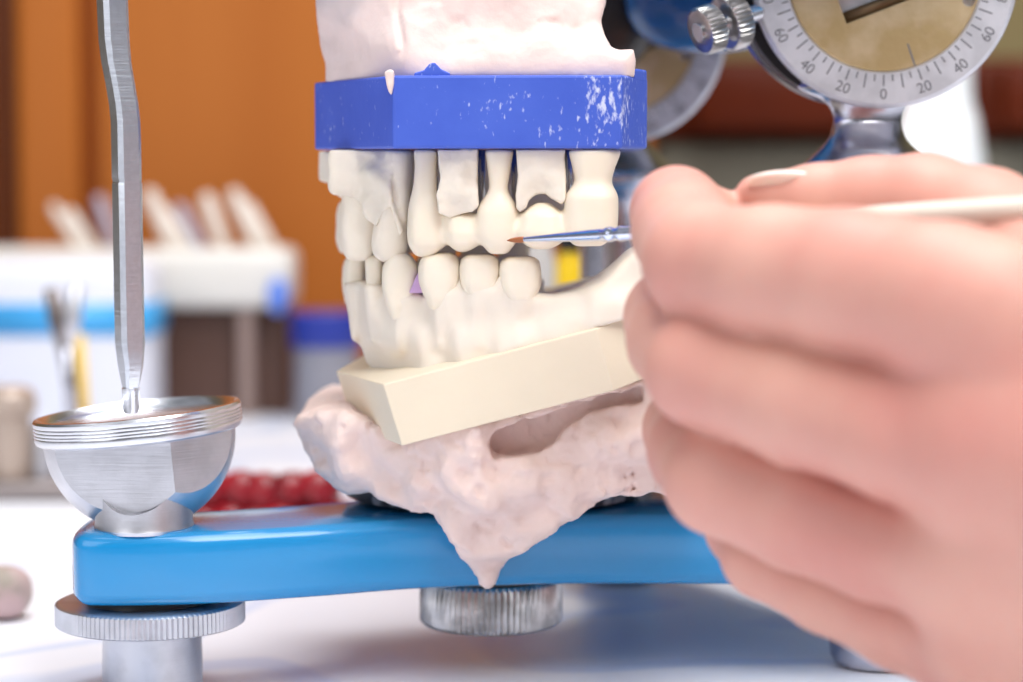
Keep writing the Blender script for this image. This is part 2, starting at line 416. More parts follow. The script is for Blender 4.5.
# wheel and foot under the post
knurled('leveling_wheel', (PX+.02, PY, 1.36), (0, 0, 1), 1.9, .5, 110, .018, art, ALU)
b = MB(); b.lathe([(.1, 0), (1.0, 0), (1.02, .08), (1.0, 1.36), (.1, 1.36)], (PX+.05, PY, 0), n=80); b.build('front_foot', ALU, art, sharp=30)
b = MB(); b.lathe([(.1, 1.8), (1.3, 1.84), (1.25, 2.05), (.1, 2.05)], (PX, PY, 0), n=60); b.build('washer', BLACKP, art, sharp=30)
# mounting screw under the middle
b = W(491, 610, 2.8)
knurled('mounting_screw', (b[0], 2.8, .85), (0, 0, 1), 1.5, 1.05, 70, .035, art)
m = MB(); m.lathe([(.1, 1.85), (1.42, 1.9), (1.42, 2.05), (.1, 2.05)], (b[0], 2.8, 0), n=60); m.build('washer', BLACKP, art, sharp=30)
# mounting plate carrying the lower plaster

# incisal pin: scratched steel bar with a bend, a joint line and a tapered tip
cl = [(-60, 94, 129), (0, 95, 129.5), (40, 97, 131), (62, 100, 132.5), (84, 104.5, 136), (105, 108, 139.5), (122, 109.5, 141.5), (150, 110, 142.5), (178, 110.5, 143)]
def pin(rows, name, yaw=R(32)):
    v = []; f = []
    for py, l, r in rows:
        c = W((l+r)/2, py, PY); wd = (r-l)/S(PY)
        a = wd*.38; d = .26 if wd > .5 else wd*.38; ch = min(.09, a*.35)
        sec = [(-a+ch, -d), (a-ch, -d), (a, -d+ch), (a, d-ch), (a-ch, d), (-a+ch, d), (-a, d-ch), (-a, -d+ch)]
        for x, y in sec:
            v.append((c[0]+x*math.cos(yaw)-y*math.sin(yaw), c[1]+x*math.sin(yaw)+y*math.cos(yaw), c[2]))
    n = len(rows)
    for i in range(n-1):
        for q in range(8): f.append((i*8+q, i*8+(q+1) % 8, (i+1)*8+(q+1) % 8, (i+1)*8+q))
    f += [list(range(8)), [(n-1)*8+q for q in range(8)]]
    return mk(name, v, f, PINMET, art, sharp=25)
pinp = pin([(-85, 93, 129)]+cl+[(181, 111.5, 142.5), (182, 111.5, 142.5), (183.5, 110.5, 143.5), (240, 111.5, 144.5), (300, 112.5, 145.5), (343, 113.5, 146.5), (365, 117.5, 143.5), (388, 121.5, 140), (396, 122.5, 139)], 'incisal_pin')
c0, c1 = W(131, 388, PY), W(131, 414, PY)
m = MB(); m.lathe([(.04, 0), (.13, .02), (.17, .09), (.18, c0[2]-c1[2]), (.1, c0[2]-c1[2]+.05)], tuple(c1), n=40); m.build('pin_tip', CHROME, pinp, sharp=40)

# dials
def text_mesh(s, size):
    cu = bpy.data.curves.new('t', 'FONT'); cu.body = s; cu.size = size; cu.align_x = 'CENTER'; cu.align_y = 'CENTER'; cu.extrude = .004
    o = bpy.data.objects.new('t', cu); COL.objects.link(o); bpy.context.view_layer.update()
    me = bpy.data.meshes.new_from_object(o.evaluated_get(bpy.context.evaluated_depsgraph_get()))
    v = [tuple(p.co) for p in me.vertices]; f = [list(p.vertices) for p in me.polygons]
    bpy.data.objects.remove(o); return v, f
def dial(px, py, Y, yaw, full=True):
    c = Vector(W(px, py, Y)); Mz = Matrix.Rotation(yaw, 3, 'Z')
    def L(p): return tuple(c+Mz @ Vector(p))       # local x right, y away, z up; face at y=0
    def add(name, mb, m, par=art, **k):
        mb.v = [L(p) for p in mb.v]; return mb.build(name, m, par, **k)
    Q = (0, 1, 0)
    b = MB(); b.lathe([(1.9, .25), (2.02, .03), (2.04, 0), (2.66, 0), (2.73, .05), (2.75, .12), (2.75, .42), (2.6, .5), (1.9, .5)], (0, 0, 0), Q, 160)
    ring = add('dial_ring', b, DULL, sharp=30)
    b = MB(); b.lathe([(.05, .03), (1.96, .03), (1.99, .07), (1.99, .3), (.05, .3)], (0, 0, 0), Q, 120)
    disc = add('brass_disc', b, BRASS, ring, sharp=30)
    k = MB(); k.box((-.72, -.5, -.13), (1.3, .9, .42), Matrix.Translation((-.15, 0, -.62)) @ Matrix.Rotation(R(-21), 4, 'Y'))
    k.v = [L(p) for p in k.v]
    k2 = MB(); k2.lathe([(.01, -.5), (.14, -.5), (.14, .6), (.01, .6)], (1.74, 0, -.52), Q, 24); k2.v = [L(p) for p in k2.v]
    cut(disc, [k.build('cutter', BRASS, ring), k2.build('cutter', BRASS, ring)])
    b = MB(); b.lathe([(.05, .3), (1.98, .3), (1.98, .36), (.05, .36)], (0, 0, 0), Q, 60); add('slot_backing', b, BLACKP, ring, sharp=30)
    b = MB(); b.box((-.72, .1, -.13), (1.3, .29, .12), Matrix.Translation((-.15, 0, -.62)) @ Matrix.Rotation(R(-21), 4, 'Y')); add('slot_bar', b, mat('bronze_bar', (.16, .10, .05, 1), .4, .7), ring)
    b = MB(); b.lathe([(.05, .5), (2.66, .5), (2.68, 1.0), (.05, 1.0)], (-.34, 0, .0), Q, 90); add('dial_core', b, BLACKP, ring, sharp=30)
    b = MB(); b.lathe([(2.3, .95), (2.66, .95), (2.72, 1.0), (2.72, 1.15), (2.4, 1.2), (.1, 1.2), (.1, 1.0)], (-.5, 0, .02), Q, 120); add('rear_flange', b, CASTM, ring, sharp=30)
    # degree marks and numerals
    b = MB()
    for d in range(-90, 91, 5):
        a = R(d); r1 = 2.06; r2 = 2.36 if d % 10 == 0 else 2.2
        if d % 20 == 0: r2 = 2.3
        wd = .016; s_, c_ = math.sin(a), math.cos(a)
        pt = lambda r, o: (r*s_+o*c_, -.004, -r*c_+o*s_)
        b.add([pt(r1, -wd), pt(r1, wd), pt(r2, wd), pt(r2, -wd)], [(0, 1, 2, 3)])
    for d in (-80, -60, -40, -20, 0, 20, 40, 60, 80):
        v, f = text_mesh(str(abs(d)), .31); a = R(d)
        rr = 2.47
        v = [(rr*math.sin(a)+x*math.cos(a)+(-y)*math.sin(a)*-1*-1, -.004-z, -rr*math.cos(a)+x*math.sin(a)+y*math.cos(a)) for x, y, z in v]
        b.add(v, f)
    add('degree_scale', b, INK, ring, smooth=False)
    b = MB(); a = R(19); s_, c_ = math.sin(a), math.cos(a); pt = lambda r, o: (r*s_+o*c_, .022, -r*c_+o*s_)
    b.add([pt(1.5, -.016), pt(1.5, .016), pt(1.985, .016), pt(1.985, -.016)], [(0, 1, 2, 3)])
    add('index_mark', b, INK, ring, smooth=False)
    return c, L
def postpart(px, Y, ym, k):
    """cast waisted post under a dial; heights are read at the near post"""
    x = W(px, 130, Y)[0]
    b = MB(); hh = lambda py: W(0, py, 2.95)[2]
    rr = [(.1, ZT-.02), (1.45, ZT-.02), (1.5, ZT+.1), (1.4, ZT+.4), (1.0, ZT+.8), (.92, ZT+1.6), (.92, hh(225)), (1.1, hh(205)), (1.5, hh(192)), (1.62, hh(184)), (1.6, hh(174)), (1.38, hh(165)), (1.08, hh(152)), (.84, hh(140)), (.74, hh(128)), (.73, hh(118)), (.8, hh(108)), (1.0, hh(99)), (1.35, hh(92)), (1.5, hh(84)), (1.2, hh(60)), (.1, hh(55))]
    P = catmull(rr, 4, False); b.lathe([(max(p[0], .02), p[1]) for p in P], (x, Y+.75, 0), n=80)
    z0 = hh(150)
    b.v = [(X, Y+.75+(y-Y-.75)*(.5+.5*min(1, max(0, (z0-z)/.6+1)) if z > z0 else 1), z) for X, y, z in b.v]
    b.v = [(X, max(y, Y+.3) if z > hh(108) else y, z) for X, y, z in b.v]
    return b.build('dial_post', CASTM, art, sharp=60)
NY, FY = 2.2, 12.0
dial(885, -25, NY, R(-4)); postpart(873, NY, 0, 0)
dial(617, 34, FY, R(-4)); postpart(617, FY, 0, -.05)
# lock screws on the left of the near dial
ax = Vector((-.86, -.42, -.30)).normalized(); base = Vector(W(745, 17, NY+.2))
m = MB(); m.lathe([(.02, -.6), (.2, -.6), (.2, 1.2), (.02, 1.2)], tuple(base), tuple(ax), 30); m.build('screw_stem', CHROME, art, sharp=40)
knurled('lock_nut', tuple(base+ax*.12), tuple(ax), .56, .42, 34, .035, art)
o = knurled('lock_screw', tuple(base+ax*.72), tuple(ax), .47, .42, 30, .035, art)
m = MB(); m.lathe([(.02, 0), (.17, 0), (.17, .012), (.02, .012)], tuple(base+ax*1.135), tuple(ax), 30); m.build('screw_socket', BLACKP, o, sharp=40)
# rear feet
for px, Y in ((876, 2.5), (617, 12.3)):
    x = W(px, 640, Y)[0]
    m = MB(); m.lathe([(.05, 0), (.72, .01), (.88, .07), (.97, .25), (1.0, .55), (.97, 1.0), (.85, 1.5), (.8, 2.02), (.05, 2.02)], (x, Y, 0), n=60); m.build('rear_foot', CASTM, art, sharp=60)
# upper hinge lugs and an added dark blob behind the plaster
def blob(name, mat_, c, r, par=art, n=2.6):
    c = np.array(c); r = np.array(r)
    v = []; f = []; U, V = 40, 24
    sp = lambda a, e: math.copysign(abs(a)**e, a)
    for i in range(V+1):
        ph = -math.pi/2+math.pi*i/V
        for j in range(U):
            th = 2*math.pi*j/U; e = 2/n
            v.append(c+r*np.array([sp(math.cos(ph), e)*sp(math.cos(th), e), sp(math.cos(ph), e)*sp(math.sin(th), e), sp(math.sin(ph), e)]))
    for i in range(V):
        for j in range(U): f.append((i*U+j, i*U+(j+1) % U, (i+1)*U+(j+1) % U, (i+1)*U+j))
    return mk(name, v, f, mat_, par)
blob('hinge_lug', BLUER, W(708, -8, 9.8), (2.0, .8, 1.45))
blob('hinge_lug', BLUER, W(1010, -190, 4.6), (1.6, .9, 1.7))
blob('dark_filler', mat('dark_brown_filler', (.02, .012, .008, 1), .3, coat=.3), W(606, 4, 11.3), (1.25, .6, 1.6))  # added blob whose dark colour stands for the darkness over the rear dial
m = MB(); m.tube([W(640, -30, 10.8), W(880, -160, 4.5)], [.55, .55], 24); m.build('hinge_shaft', CASTM, art)

# ================================================================== UPPER MODEL
up = thing('upper_jaw_model', tuple(W(480, 150, 2)), 'upper ivory tooth model with bridge under blue plate and pink plaster', 'dental model')
# plaster mount
lo, hi = ext(296, -175, 650, 90, -1.4, 6.2); G, ax_ = grid(lo, hi, .05)
sd = outline(G, [(304, -120), (307, -20), (308, 10), (311, 40), (316, 60), (316, 86), (400, 86), (632, 86), (634, 62), (632, 51), (618, 51), (610, 48), (603, 35), (600, 20), (606, 0), (604, -40), (606, -120)], 0)
yf = relief(G, [(310, 75, 2.9), (330, 75, 2.0), (350, 76, 1.1), (370, 76, .1), (310, 45, 2.3), (312, 0, 1.9), (330, 60, 1.3), (335, 0, 1.0), (370, 65, .0), (365, 20, .2), (390, 10, -.2), (400, 60, -1.0), (410, 35, -.75), (440, 20, -.6), (480, 60, -1.15), (500, 10, -.75), (560, 55, -1.2), (570, 10, -.7), (592, 20, -.25), (600, -10, .1), (595, 60, -1.1), (630, 60, -1.0), (628, 75, -1.05), (450, -100, -.3), (340, -90, .9), (580, -90, -.1)], 17)
x, y, z = G
F = smax(smax(sd, (yf-y)*.8, .3), y-5.8, .4)
nz_ = fbm(x, y, z, .9, 2)*.1+np.maximum(fbm(x, y, z, 2.2, 3)-.1, 0)*.16+fbm(x, y, z, 7, 2)*.018
nz_ = nz_+.09*np.exp(-((x-W(400, 0, -.5)[0]-.06*np.sin(z*4))/.07)**2)
F = F+nz_*np.clip((z-W(0, 70, 0)[2])/.5, .15, 1)
F = smax(smax(F, W(0, 75.5, -1.2)[2]-.03-z, .04), z-15.15, .1)
v, f = nets(F, ax_)
mk('plaster_mount', v, f, PINKPL, up)
# blue plate (a faceted slab) with the notch tab on its top edge
Zp0, Zp1 = W(0, 148.5, -1.2)[2], W(0, 75.5, -1.2)[2]
A = lambda px, Y: (W(px, 110, Y)[0], Y)
plan = [A(393, -1.25), A(622, -1.5), A(647, .1), A(640, 5.6), A(480, 6.3), A(345, 5.0), A(314.5, 2.6)]
m = MB(); m.prism(plan, Zp0, Zp1)
plate = m.build('blue_plate', BLUEPL, up, bevel=.05, seg=2, smooth=False)
m = MB()
tabp = [W(414, 80, -1.22), W(414, 73, -1.22), W(424, 70, -1.22), W(430, 63, -1.22), W(435, 62.5, -1.22), W(441, 69, -1.22), W(450, 73, -1.22), W(450, 80, -1.22)]
n_ = len(tabp); m.add([tuple(p) for p in tabp]+[(p[0], p[1]+.5, p[2]) for p in tabp], [list(range(n_)), [n_+i for i in range(n_)]]+[(i, (i+1) % n_, n_+(i+1) % n_, n_+i) for i in range(n_)])
m.build('plate_tab', BLUEPL, plate, smooth=False, bevel=.03)
m = MB(); m.prism([A(634, -.75), A(646.5, .05), A(642, 1.6), A(634, 1.6)], Zp1-.1, Zp1+.16); m.build('plate_lip', BLUEPL, plate, bevel=.05, smooth=False)
# lumps of plaster smeared over the plate edge
lo, hi = ext(382, 70, 398, 100, -1.6, -.6, .1); G, ax_ = grid(lo, hi, .02); x, y, z = G
F = smax(outline(G, [(384, 72), (394, 72), (393, 94), (389, 92), (387, 82)], -1.1, 4), np.abs(y+1.12)-.17, .06)+fbm(x, y, z, 5, 2)*.03
v, f = nets(F, ax_); mk('plaster_smear', v, f, PINKPL, plate)

# stone part at the left: ledge, rough die, far side of the arch
lo, hi = ext(310, 143, 626, 262, -.7, 6.4); G, ax_ = grid(lo, hi, .04); x, y, z = G
F = smax(outline(G, [(318, 151), (352, 151), (353, 200), (344, 196), (338, 187), (331, 183), (318, 181)], 3.4), smax(2.45-y-1.9*(x+3.6), y-4.9, .1), .05)
d2 = outline(G, [(349, 150), (386, 149.5), (390, 165), (393, 200), (404, 232), (400, 236), (390, 207), (377, 226), (366, 218), (357, 200), (350, 190)], .3)
yf = relief(G, [(355, 155, 1.35), (375, 155, .6), (370, 178, -.0), (385, 165, .1), (358, 185, .8), (375, 200, .3), (390, 195, -.05), (395, 220, .0)], 9)
F = smin(F, smax(smax(d2, yf-y, .06), y-2.2, .1), .03)
F = smin(F, tooth(G, [(149, 384, 413), (170, 386, 413), (200, 391, 413), (225, 394, 411), (240, 398, 408)], .55, .5), .08)
F = smin(F, tooth(G, [(150, 352, 380), (185, 346, 378), (215, 350, 372)], 1.4, .7), .1)
far = smax(outline(G, [(350, 146), (600, 146), (600, 215), (350, 215)], 5.2), np.abs(y-5.2)-.75, .3)
F = smin(F, far, .1)
F = smin(F, smax(smax(np.abs(z-W(0, 170, 3)[2])-.5, np.abs(y-3)-2.4, .2), np.abs(x-W(355, 170, 3)[0]-.1)-.5, .2), .2)
rough = np.where((x > W(350, 0, .3)[0]) & (x < W(392, 0, .3)[0]), 1, .3)
F = F+np.maximum(fbm(x, y, z, 2.2, 2), -.1)*.11*rough+fbm(x, y, z, 7, 2)*.03*rough
F = smax(F, z-Zp0+.015, .03)
v, f = nets(F, ax_); mk('gum_block', v, f, STONE2, up)
def single(name, rows, Y, ry, m_, par, h=.03, n=2.3, extra=0, seed=0, label=None):
    l = min(r[1] for r in rows); r_ = max(r[2] for r in rows)
    lo, hi = ext(l, rows[0][0]-2, r_, rows[-1][0]+2, Y-(max(ry) if hasattr(ry, '__len__') else ry)-.05, Y+(max(ry) if hasattr(ry, '__len__') else ry)+.05, .1)
    G, a = grid(lo, hi, h); x, y, z = G
    F = tooth(G, rows, Y, ry, n)+fbm(x+seed, y, z, 3, 2)*.03
    if extra: F = F+extra*np.cos((x-W((l+r_)/2, 0, Y)[0])*math.pi*2/((r_-l)/S(Y)))*.5*np.clip((z-z.mean())*0+1, 0, 1)*0
    v, f = nets(F, a); return mk(name, v, f, m_, par)
single('upper_incisor', [(180, 345, 374), (196, 342, 377), (215, 341, 380), (238, 341, 380), (252, 343, 376), (260, 347, 370)], 1.15, .45, STONE2, up, n=3)
single('upper_incisor', [(200, 385, 396), (213, 379, 403), (228, 373, 408), (246, 371, 409), (256, 374, 406), (262, 381, 399)], .5, .46, STONE2, up, seed=3, n=2.8)
for i, (px, w_) in enumerate(((351, 30), (372, 30), (402, 34), (440, 38), (477, 38), (514, 38))):
    Yq = (3.3, 4.3, 5.0, 5.25, 5.3, 5.3)[i]
    single('far_upper_tooth', [(200, px-w_*.4, px+w_*.4), (215, px-w_*.5, px+w_*.5), (240, px-w_*.5, px+w_*.5), (254 if i < 3 else 266, px-w_*.36, px+w_*.36)], Yq, .45, STONE2, up, h=.05, seed=i)
# bridge
lo, hi = ext(405, 144, 625, 260, -1.75, .8, .05); G, ax_ = grid(lo, hi, .026)
units = [
 ([(149.5, 414, 438), (165, 415, 437), (182, 414, 437), (194, 412, 438), (203, 409, 441), (214, 407.5, 446), (240, 407.5, 449), (249, 410, 444), (256, 417, 432)], -.25, [.3, .3, .3, .32, .4, .5, .52, .44, .2]),
 ([(212, 451, 470), (216, 446, 478), (232, 445, 482), (243, 447, 481), (249, 453, 473), (252, 458, 467)], -.5, [.2, .38, .48, .46, .34, .15]),
 ([(149.5, 484, 514), (160, 486, 512), (176, 489, 509), (190, 489.5, 507), (198, 484, 512), (208, 477, 519), (232, 475, 520), (243, 480, 516), (250, 486, 511), (254, 491, 506)], -.72, [.36, .34, .3, .3, .38, .5, .52, .48, .38, .2]),
 ([(203, 536, 549), (207, 529, 556), (215, 521, 563), (232, 516, 567), (240, 519, 565), (246, 527, 557), (249, 534, 550)], -.9, [.15, .32, .45, .52, .5, .4, .2]),
 ([(149.5, 568, 621), (158, 570, 619), (170, 573, 614), (181, 575, 611), (188, 571, 614), (194, 565, 618), (222, 563, 618), (234, 563, 616), (241, 568, 610), (246, 576, 600)], -1.0, [.42, .42, .4, .38, .42, .54, .56, .54, .44, .25])]
F = None
for rows, Y, ry in units:
    T = tooth(G, rows, Y, ry, 2.7, .08)
    F = T if F is None else smin(F, T, .17)
x, y, z = G
v, f = nets(F+fbm(x, y, z, 2.5, 2)*.018, ax_); mk('dental_bridge', v, f, BRIDGE, up)
# two stone dies hanging between the bridge posts
def slab(name, pts, Yf, Yb, m_, par, h=.03, amp=.03, relpts=None, smooth=0, k=.05, fr=3):
    l = min(p[0] for p in pts); r_ = max(p[0] for p in pts); t_ = min(p[1] for p in pts); b_ = max(p[1] for p in pts)
    lo, hi = ext(l, t_, r_, b_, Yf-.3, Yb, .1); G, a = grid(lo, hi, h); x, y, z = G
    yf = relief(G, relpts, 7) if relpts else Yf
    F = smax(smax(outline(G, pts, Yf, smooth), yf-y, k), y-Yb, k)+fbm(x, y, z, fr, 3)*amp+fbm(x, y, z, 9, 2)*amp*.5
    v, f = nets(F, a); return mk(name, v, f, m_, par)
slab('stone_die', [(437.5, 149.5), (477, 149.5), (477, 180), (478, 205), (472, 212), (462, 214), (450, 218), (438, 213), (437, 195), (440, 180)], -1.0, .2, STONE2, up, relpts=[(440, 160, -.95), (470, 155, -1.0), (455, 170, -1.0), (443, 183, -.97), (455, 189, -1.13), (445, 203, -1.0), (470, 200, -1.08), (476, 175, -.9), (460, 213, -.9)], amp=.035)
slab('stone_die', [(516.5, 149.5), (565, 149.5), (565.5, 170), (566, 200), (562, 204), (552, 199), (545, 194), (536, 195), (529, 200), (526, 208), (520, 212), (516.5, 208), (516, 195), (518, 175)], -1.15, .0, STONE2, up, relpts=[(525, 155, -1.2), (555, 155, -1.2), (520, 168, -1.12), (560, 165, -1.15), (530, 180, -1.22), (555, 180, -1.25), (540, 190, -1.12), (520, 205, -1.2), (562, 198, -1.3)], amp=.025)
for px, Y in ((481.5, .3), (568.5, -.1), (515, .3)):
    p, q = W(px, 215, Y), W(px, 150, Y)
    m = MB(); m.tube([p, q], [.075, .075], 16); m.build('metal_pin', CHROME, up)

# ================================================================== LOWER MODEL
lw = thing('lower_jaw_model', tuple(W(490, 560, 2)), 'lower ivory tooth model with cream base sunk in dripping pink plaster', 'dental model')
# base block
t1, t2 = R(15.5), R(5)
u = np.array([math.cos(t1), 0, math.sin(t1)]); vv = np.array([-math.sin(t1), 0, math.cos(t1)]); ww = np.array([0, math.cos(t2), math.sin(t2)])
o0 = W(402, 446, -1.05)
def BP(a, b, c): return o0+u*a+ww*b+vv*c
pb = [(0, 0), (4.3, -.33), (6.2, .8), (6.2, 6.0), (3, 7.2), (.2, 6.4), (-1.22, 3.3)]
n_ = len(pb)
V_ = [BP(a, b, 0) for a, b in pb]+[BP(a-(.03 if a < 1 else 0), b, 1.27) for a, b in pb]
mk('cream_base', V_, [list(range(n_))[::-1], [n_+i for i in range(n_)]]+[(i, (i+1) % n_, n_+(i+1) % n_, n_+i) for i in range(n_)], BASEST, lw, bevel=.035, smooth=False)
# gum with root swellings
lo, hi = ext(338, 245, 700, 412, -1.8, 6.3, .1); G, ax_ = grid(lo, hi, .05); x, y, z = G
sd = outline(G, [(347, 288), (360, 296), (380, 296), (400, 300), (412, 294), (418, 291), (424, 294), (440, 296), (455, 284), (460, 272), (465, 284), (480, 294), (495, 284), (500, 274), (505, 286), (520, 296), (538, 292), (552, 293), (575, 288), (597, 278), (612, 266), (628, 251), (650, 240), (700, 230), (720, 300), (700, 372), (640, 402), (420, 412), (385, 400), (362, 372), (355, 352), (350, 335), (347, 310)], 0)
yf = relief(G, [(347, 300, 2.2), (352, 330, 2.0), (358, 350, 2.2), (368, 300, .95), (368, 335, .75), (372, 362, 1.2), (385, 312, .3), (392, 340, .1), (400, 372, .5), (415, 310, -.1), (430, 335, -.35), (430, 368, -.35), (430, 385, -.6), (465, 315, -.6), (470, 345, -.85), (475, 372, -.9), (510, 312, -.85), (520, 345, -1.1), (520, 370, -1.2), (560, 300, -.95), (570, 330, -1.2), (570, 365, -1.38), (610, 275, -1.1), (615, 310, -1.35), (610, 350, -1.5), (660, 260, -1.2), (660, 330, -1.5), (690, 300, -1.5)], 13)
yb = 5.6
yb = np.where(x > W(548, 0, 0)[0], 1.4, 5.6)
F = smax(smax(sd, (yf-y)*.85, .22), y-yb, .3)
inner = smax(smax(2.0-y*.0-y+(-.0), y-4.1, .2), W(430, 0, 2)[0]-x, .3)      # floor of the mouth behind the ridge
F = smax(F, -smax(smax(1.3-y, y-4.0, .3), smax(W(418, 0, 2)[0]-x, W(0, 345, 2)[2]-z, .3), .3), .25)
for a, b, Y in ((356, 300, 1.75), (374, 302, .95), (401, 312, .4), (440, 305, -.1), (480, 303, -.3), (520, 303, -.45)):
    T = tooth(G, [(b-18, a-12, a+12), (b, a-11, a+11), (b+22, a-7, a+7), (b+40, a-3, a+3)], Y, .45)
    F = smin(F, T, .22)
F = F+fbm(x, y, z, 1.2, 2)*.09+np.maximum(noise(x, y, z, 3.5), 0)*.03
qx, qy, qz = x-o0[0], y-o0[1], z-o0[2]
Mi = np.linalg.inv(np.stack([u, ww, vv], 1))
la, lb, lc = (Mi[r_, 0]*qx+Mi[r_, 1]*qy+Mi[r_, 2]*qz for r_ in range(3))
front = np.maximum(lb+.0767*la-.06, lc-1.26)          # leave the sawn faces of the base bare
left_ = np.maximum((la+.37*lb)/1.066-.03, lc-1.26)
right_ = np.maximum(-.511*(la-4.3)+.86*(lb+.33)-.06, lc-1.26)
F = smax(F, -front, .08); F = smax(F, -left_, .08); F = smax(F, -right_, .08); F = smax(F, .05-lc, .05)
v, f = nets(F, ax_); mk('gum_ridge', v, f, GUMST, lw)
low = [('lower_incisor', [(255, 349, 364), (260, 346, 366), (278, 346, 366), (296, 349, 363), (306, 352, 361)], 1.75, .38),
       ('lower_incisor', [(255, 369, 381), (262, 366, 383), (280, 366.5, 383), (296, 369, 381), (304, 372, 379)], 1.0, .38),
       ('lower_canine', [(252, 395, 407), (258, 388, 413), (268, 383.5, 418), (286, 383, 419), (304, 387, 414), (316, 391, 411), (322, 394, 408)], .35, .46),
       ('lower_premolar', [(252, 429, 451), (256, 423, 457), (266, 419.5, 460.5), (282, 420, 461), (296, 425, 456), (306, 430, 450), (311, 433, 447)], -.12, .55),
       ('lower_molar', [(254, 468, 493), (258, 462, 498), (268, 460, 500), (284, 461, 500), (297, 467, 493), (308, 474, 487)], -.3, .58),
       ('lower_molar', [(256, 507, 533), (260, 501, 538), (270, 499.5, 540), (286, 500, 540), (298, 505, 535), (309, 513, 528)], -.45, .6)]
for i, (nm, rows, Y, ry) in enumerate(low): single(nm, [(a_, l_-.8, r_+.8) for a_, l_, r_ in rows], Y+.04, ry, STONE, lw, n=3.1, seed=i*5)
for i, (px, w_) in enumerate(((353, 22), (368, 24), (395, 32), (430, 36), (466, 38), (505, 40))):
    Yq = (3.0, 4.0, 4.7, 5.0, 5.05, 5.05)[i]
    single('far_lower_tooth', [(256, px-w_*.35, px+w_*.35), (268, px-w_*.5, px+w_*.5), (290, px-w_*.45, px+w_*.45), (306, px-w_*.3, px+w_*.3)], Yq, .45, STONE, lw, h=.05, seed=i)
m = MB(); q = W(418, 284, .35)
m.add([W(409, 293, -.12), W(427, 293, -.12), W(419, 270, -.12), W(409, 293, .5), W(427, 293, .5), W(419, 270, .5)], [(0, 1, 2), (3, 4, 5), (0, 1, 4, 3), (1, 2, 5, 4), (2, 0, 3, 5)]); m.build('lilac_wax_wedge', LILAC, lw, smooth=False, bevel=.02)
m = MB(); m.lathe([(.1, 3.475), (2.9, 3.475), (3.2, 3.55), (3.3, 3.8), (3.25, 4.05), (.1, 4.05)], (W(492, 500, 3.9)[0], 3.95, 0), n=90); m.build('mounting_plate', SLATE, lw, sharp=40)
# plaster mount with the long drip
lo, hi = ext(284, 375, 712, 596, -1.6, 6.6, .1); G, ax_ = grid(lo, hi, .055); x, y, z = G
sd = outline(G, [(286, 434), (292, 424), (310, 417), (345, 415), (372, 424), (400, 436), (440, 425), (485, 415), (640, 378), (706, 376), (706, 500), (650, 490), (640, 494), (618, 492), (600, 499), (580, 512), (558, 527), (540, 538), (520, 551), (508, 562), (500, 572), (494, 588), (486, 592), (480, 586), (470, 566), (458, 549), (446, 532), (434, 517), (415, 512), (396, 509), (370, 497), (345, 501), (330, 493), (310, 477), (295, 455)], 0)
yf = relief(G, [(297, 440, 1.7), (305, 430, 1.2), (320, 428, .7), (312, 455, 1.2), (325, 475, .9), (340, 440, .15), (345, 470, .25), (350, 492, .6), (362, 448, .5), (378, 445, .0), (380, 475, .3), (395, 460, -.1), (395, 495, .15), (420, 455, -.35), (420, 485, -.35), (428, 508, .0), (450, 440, -.7), (455, 470, -.75), (455, 520, -.45), (475, 450, -1.1), (480, 490, -1.0), (485, 540, -.3), (487, 580, .2), (500, 445, -.7), (520, 440, -.6), (550, 440, -.5), (500, 465, -.75), (520, 485, -.9), (530, 520, -.5), (550, 430, -.5), (570, 445, -.5), (560, 480, -.7), (575, 460, -.5), (590, 415, -.4), (600, 440, -.7), (600, 480, -.5), (625, 410, -.4), (640, 440, -.8), (640, 480, -.4), (680, 430, -.8)], 10)
arm_edge = np.interp(x, [-6, -4, -2, 0, 2.5, 5], [-1.1, -.45, .3, .8, .95, .85])
yb_ = np.where(z > 3.95, 6.3, arm_edge-.04+np.clip((z-3.7)/.25, 0, 1)*5)
F = smax(smax(sd, (yf-y)*.75, .25), y-yb_, .12)
pk = np.maximum(outline(G, [(487, 446), (489, 436), (495, 430), (520, 421), (645, 386), (645, 404), (590, 414), (566, 430), (556, 446), (540, 455), (515, 459), (497, 458), (489, 453)], -.6, 0), y-.05)
F = smax(F, -pk, .06)
F = F+fbm(x, y, z, 1.3, 2)*.07+np.maximum(fbm(x, y, z, 3.6, 3)-.02, 0)*.16+fbm(x, y, z, 8, 2)*.035-.03
v, f = nets(F, ax_); mk('plaster_mount', v, f, PINKPL, lw)

# ================================================================== BRUSH
T0, T1 = W(507, 240.5, -1.75), W(1180, 200, -11.2)
def L01(px):                                   # along the brush axis, by picture column
    lo_, hi_ = 0., 1.
    for _ in range(40):
        t = (lo_+hi_)/2; p = T0+(T1-T0)*t
        if 511.5+FPX*p[0]/(p[1]-CAMY) < px: lo_ = t
        else: hi_ = t
    return T0+(T1-T0)*t
def seg_tube(name, cols, m_, par, n=28):
    b = MB(); b.tube([L01(c) for c, r in cols], [r for c, r in cols], n); return b.build(name, m_, par, sharp=50)
br = thing('paintbrush', tuple(T0), 'fine paintbrush with brown tip, chrome ferrule and ivory handle held in hand', 'brush')
seg_tube('bristles', [(507.3, .01), (511, .035), (516, .055), (522, .06), (527, .045)], BRISTLE, br)
fe = seg_tube('ferrule', [(520, .045), (523, .05), (560, .085), (600, .115), (606, .12), (608, .14), (611, .14), (613, .12), (618, .125), (620, .145), (623, .145), (625, .13), (700, .16)], mat('blue_reflection_chrome', (.72, .76, .9, 1), .12, 1), br)  # blue reflection is put into the ferrule's metal colour
seg_tube('handle', [(690, .165), (760, .2), (850, .21), (930, .22), (1023, .21), (1180, .15)], IVHANDLE, br)

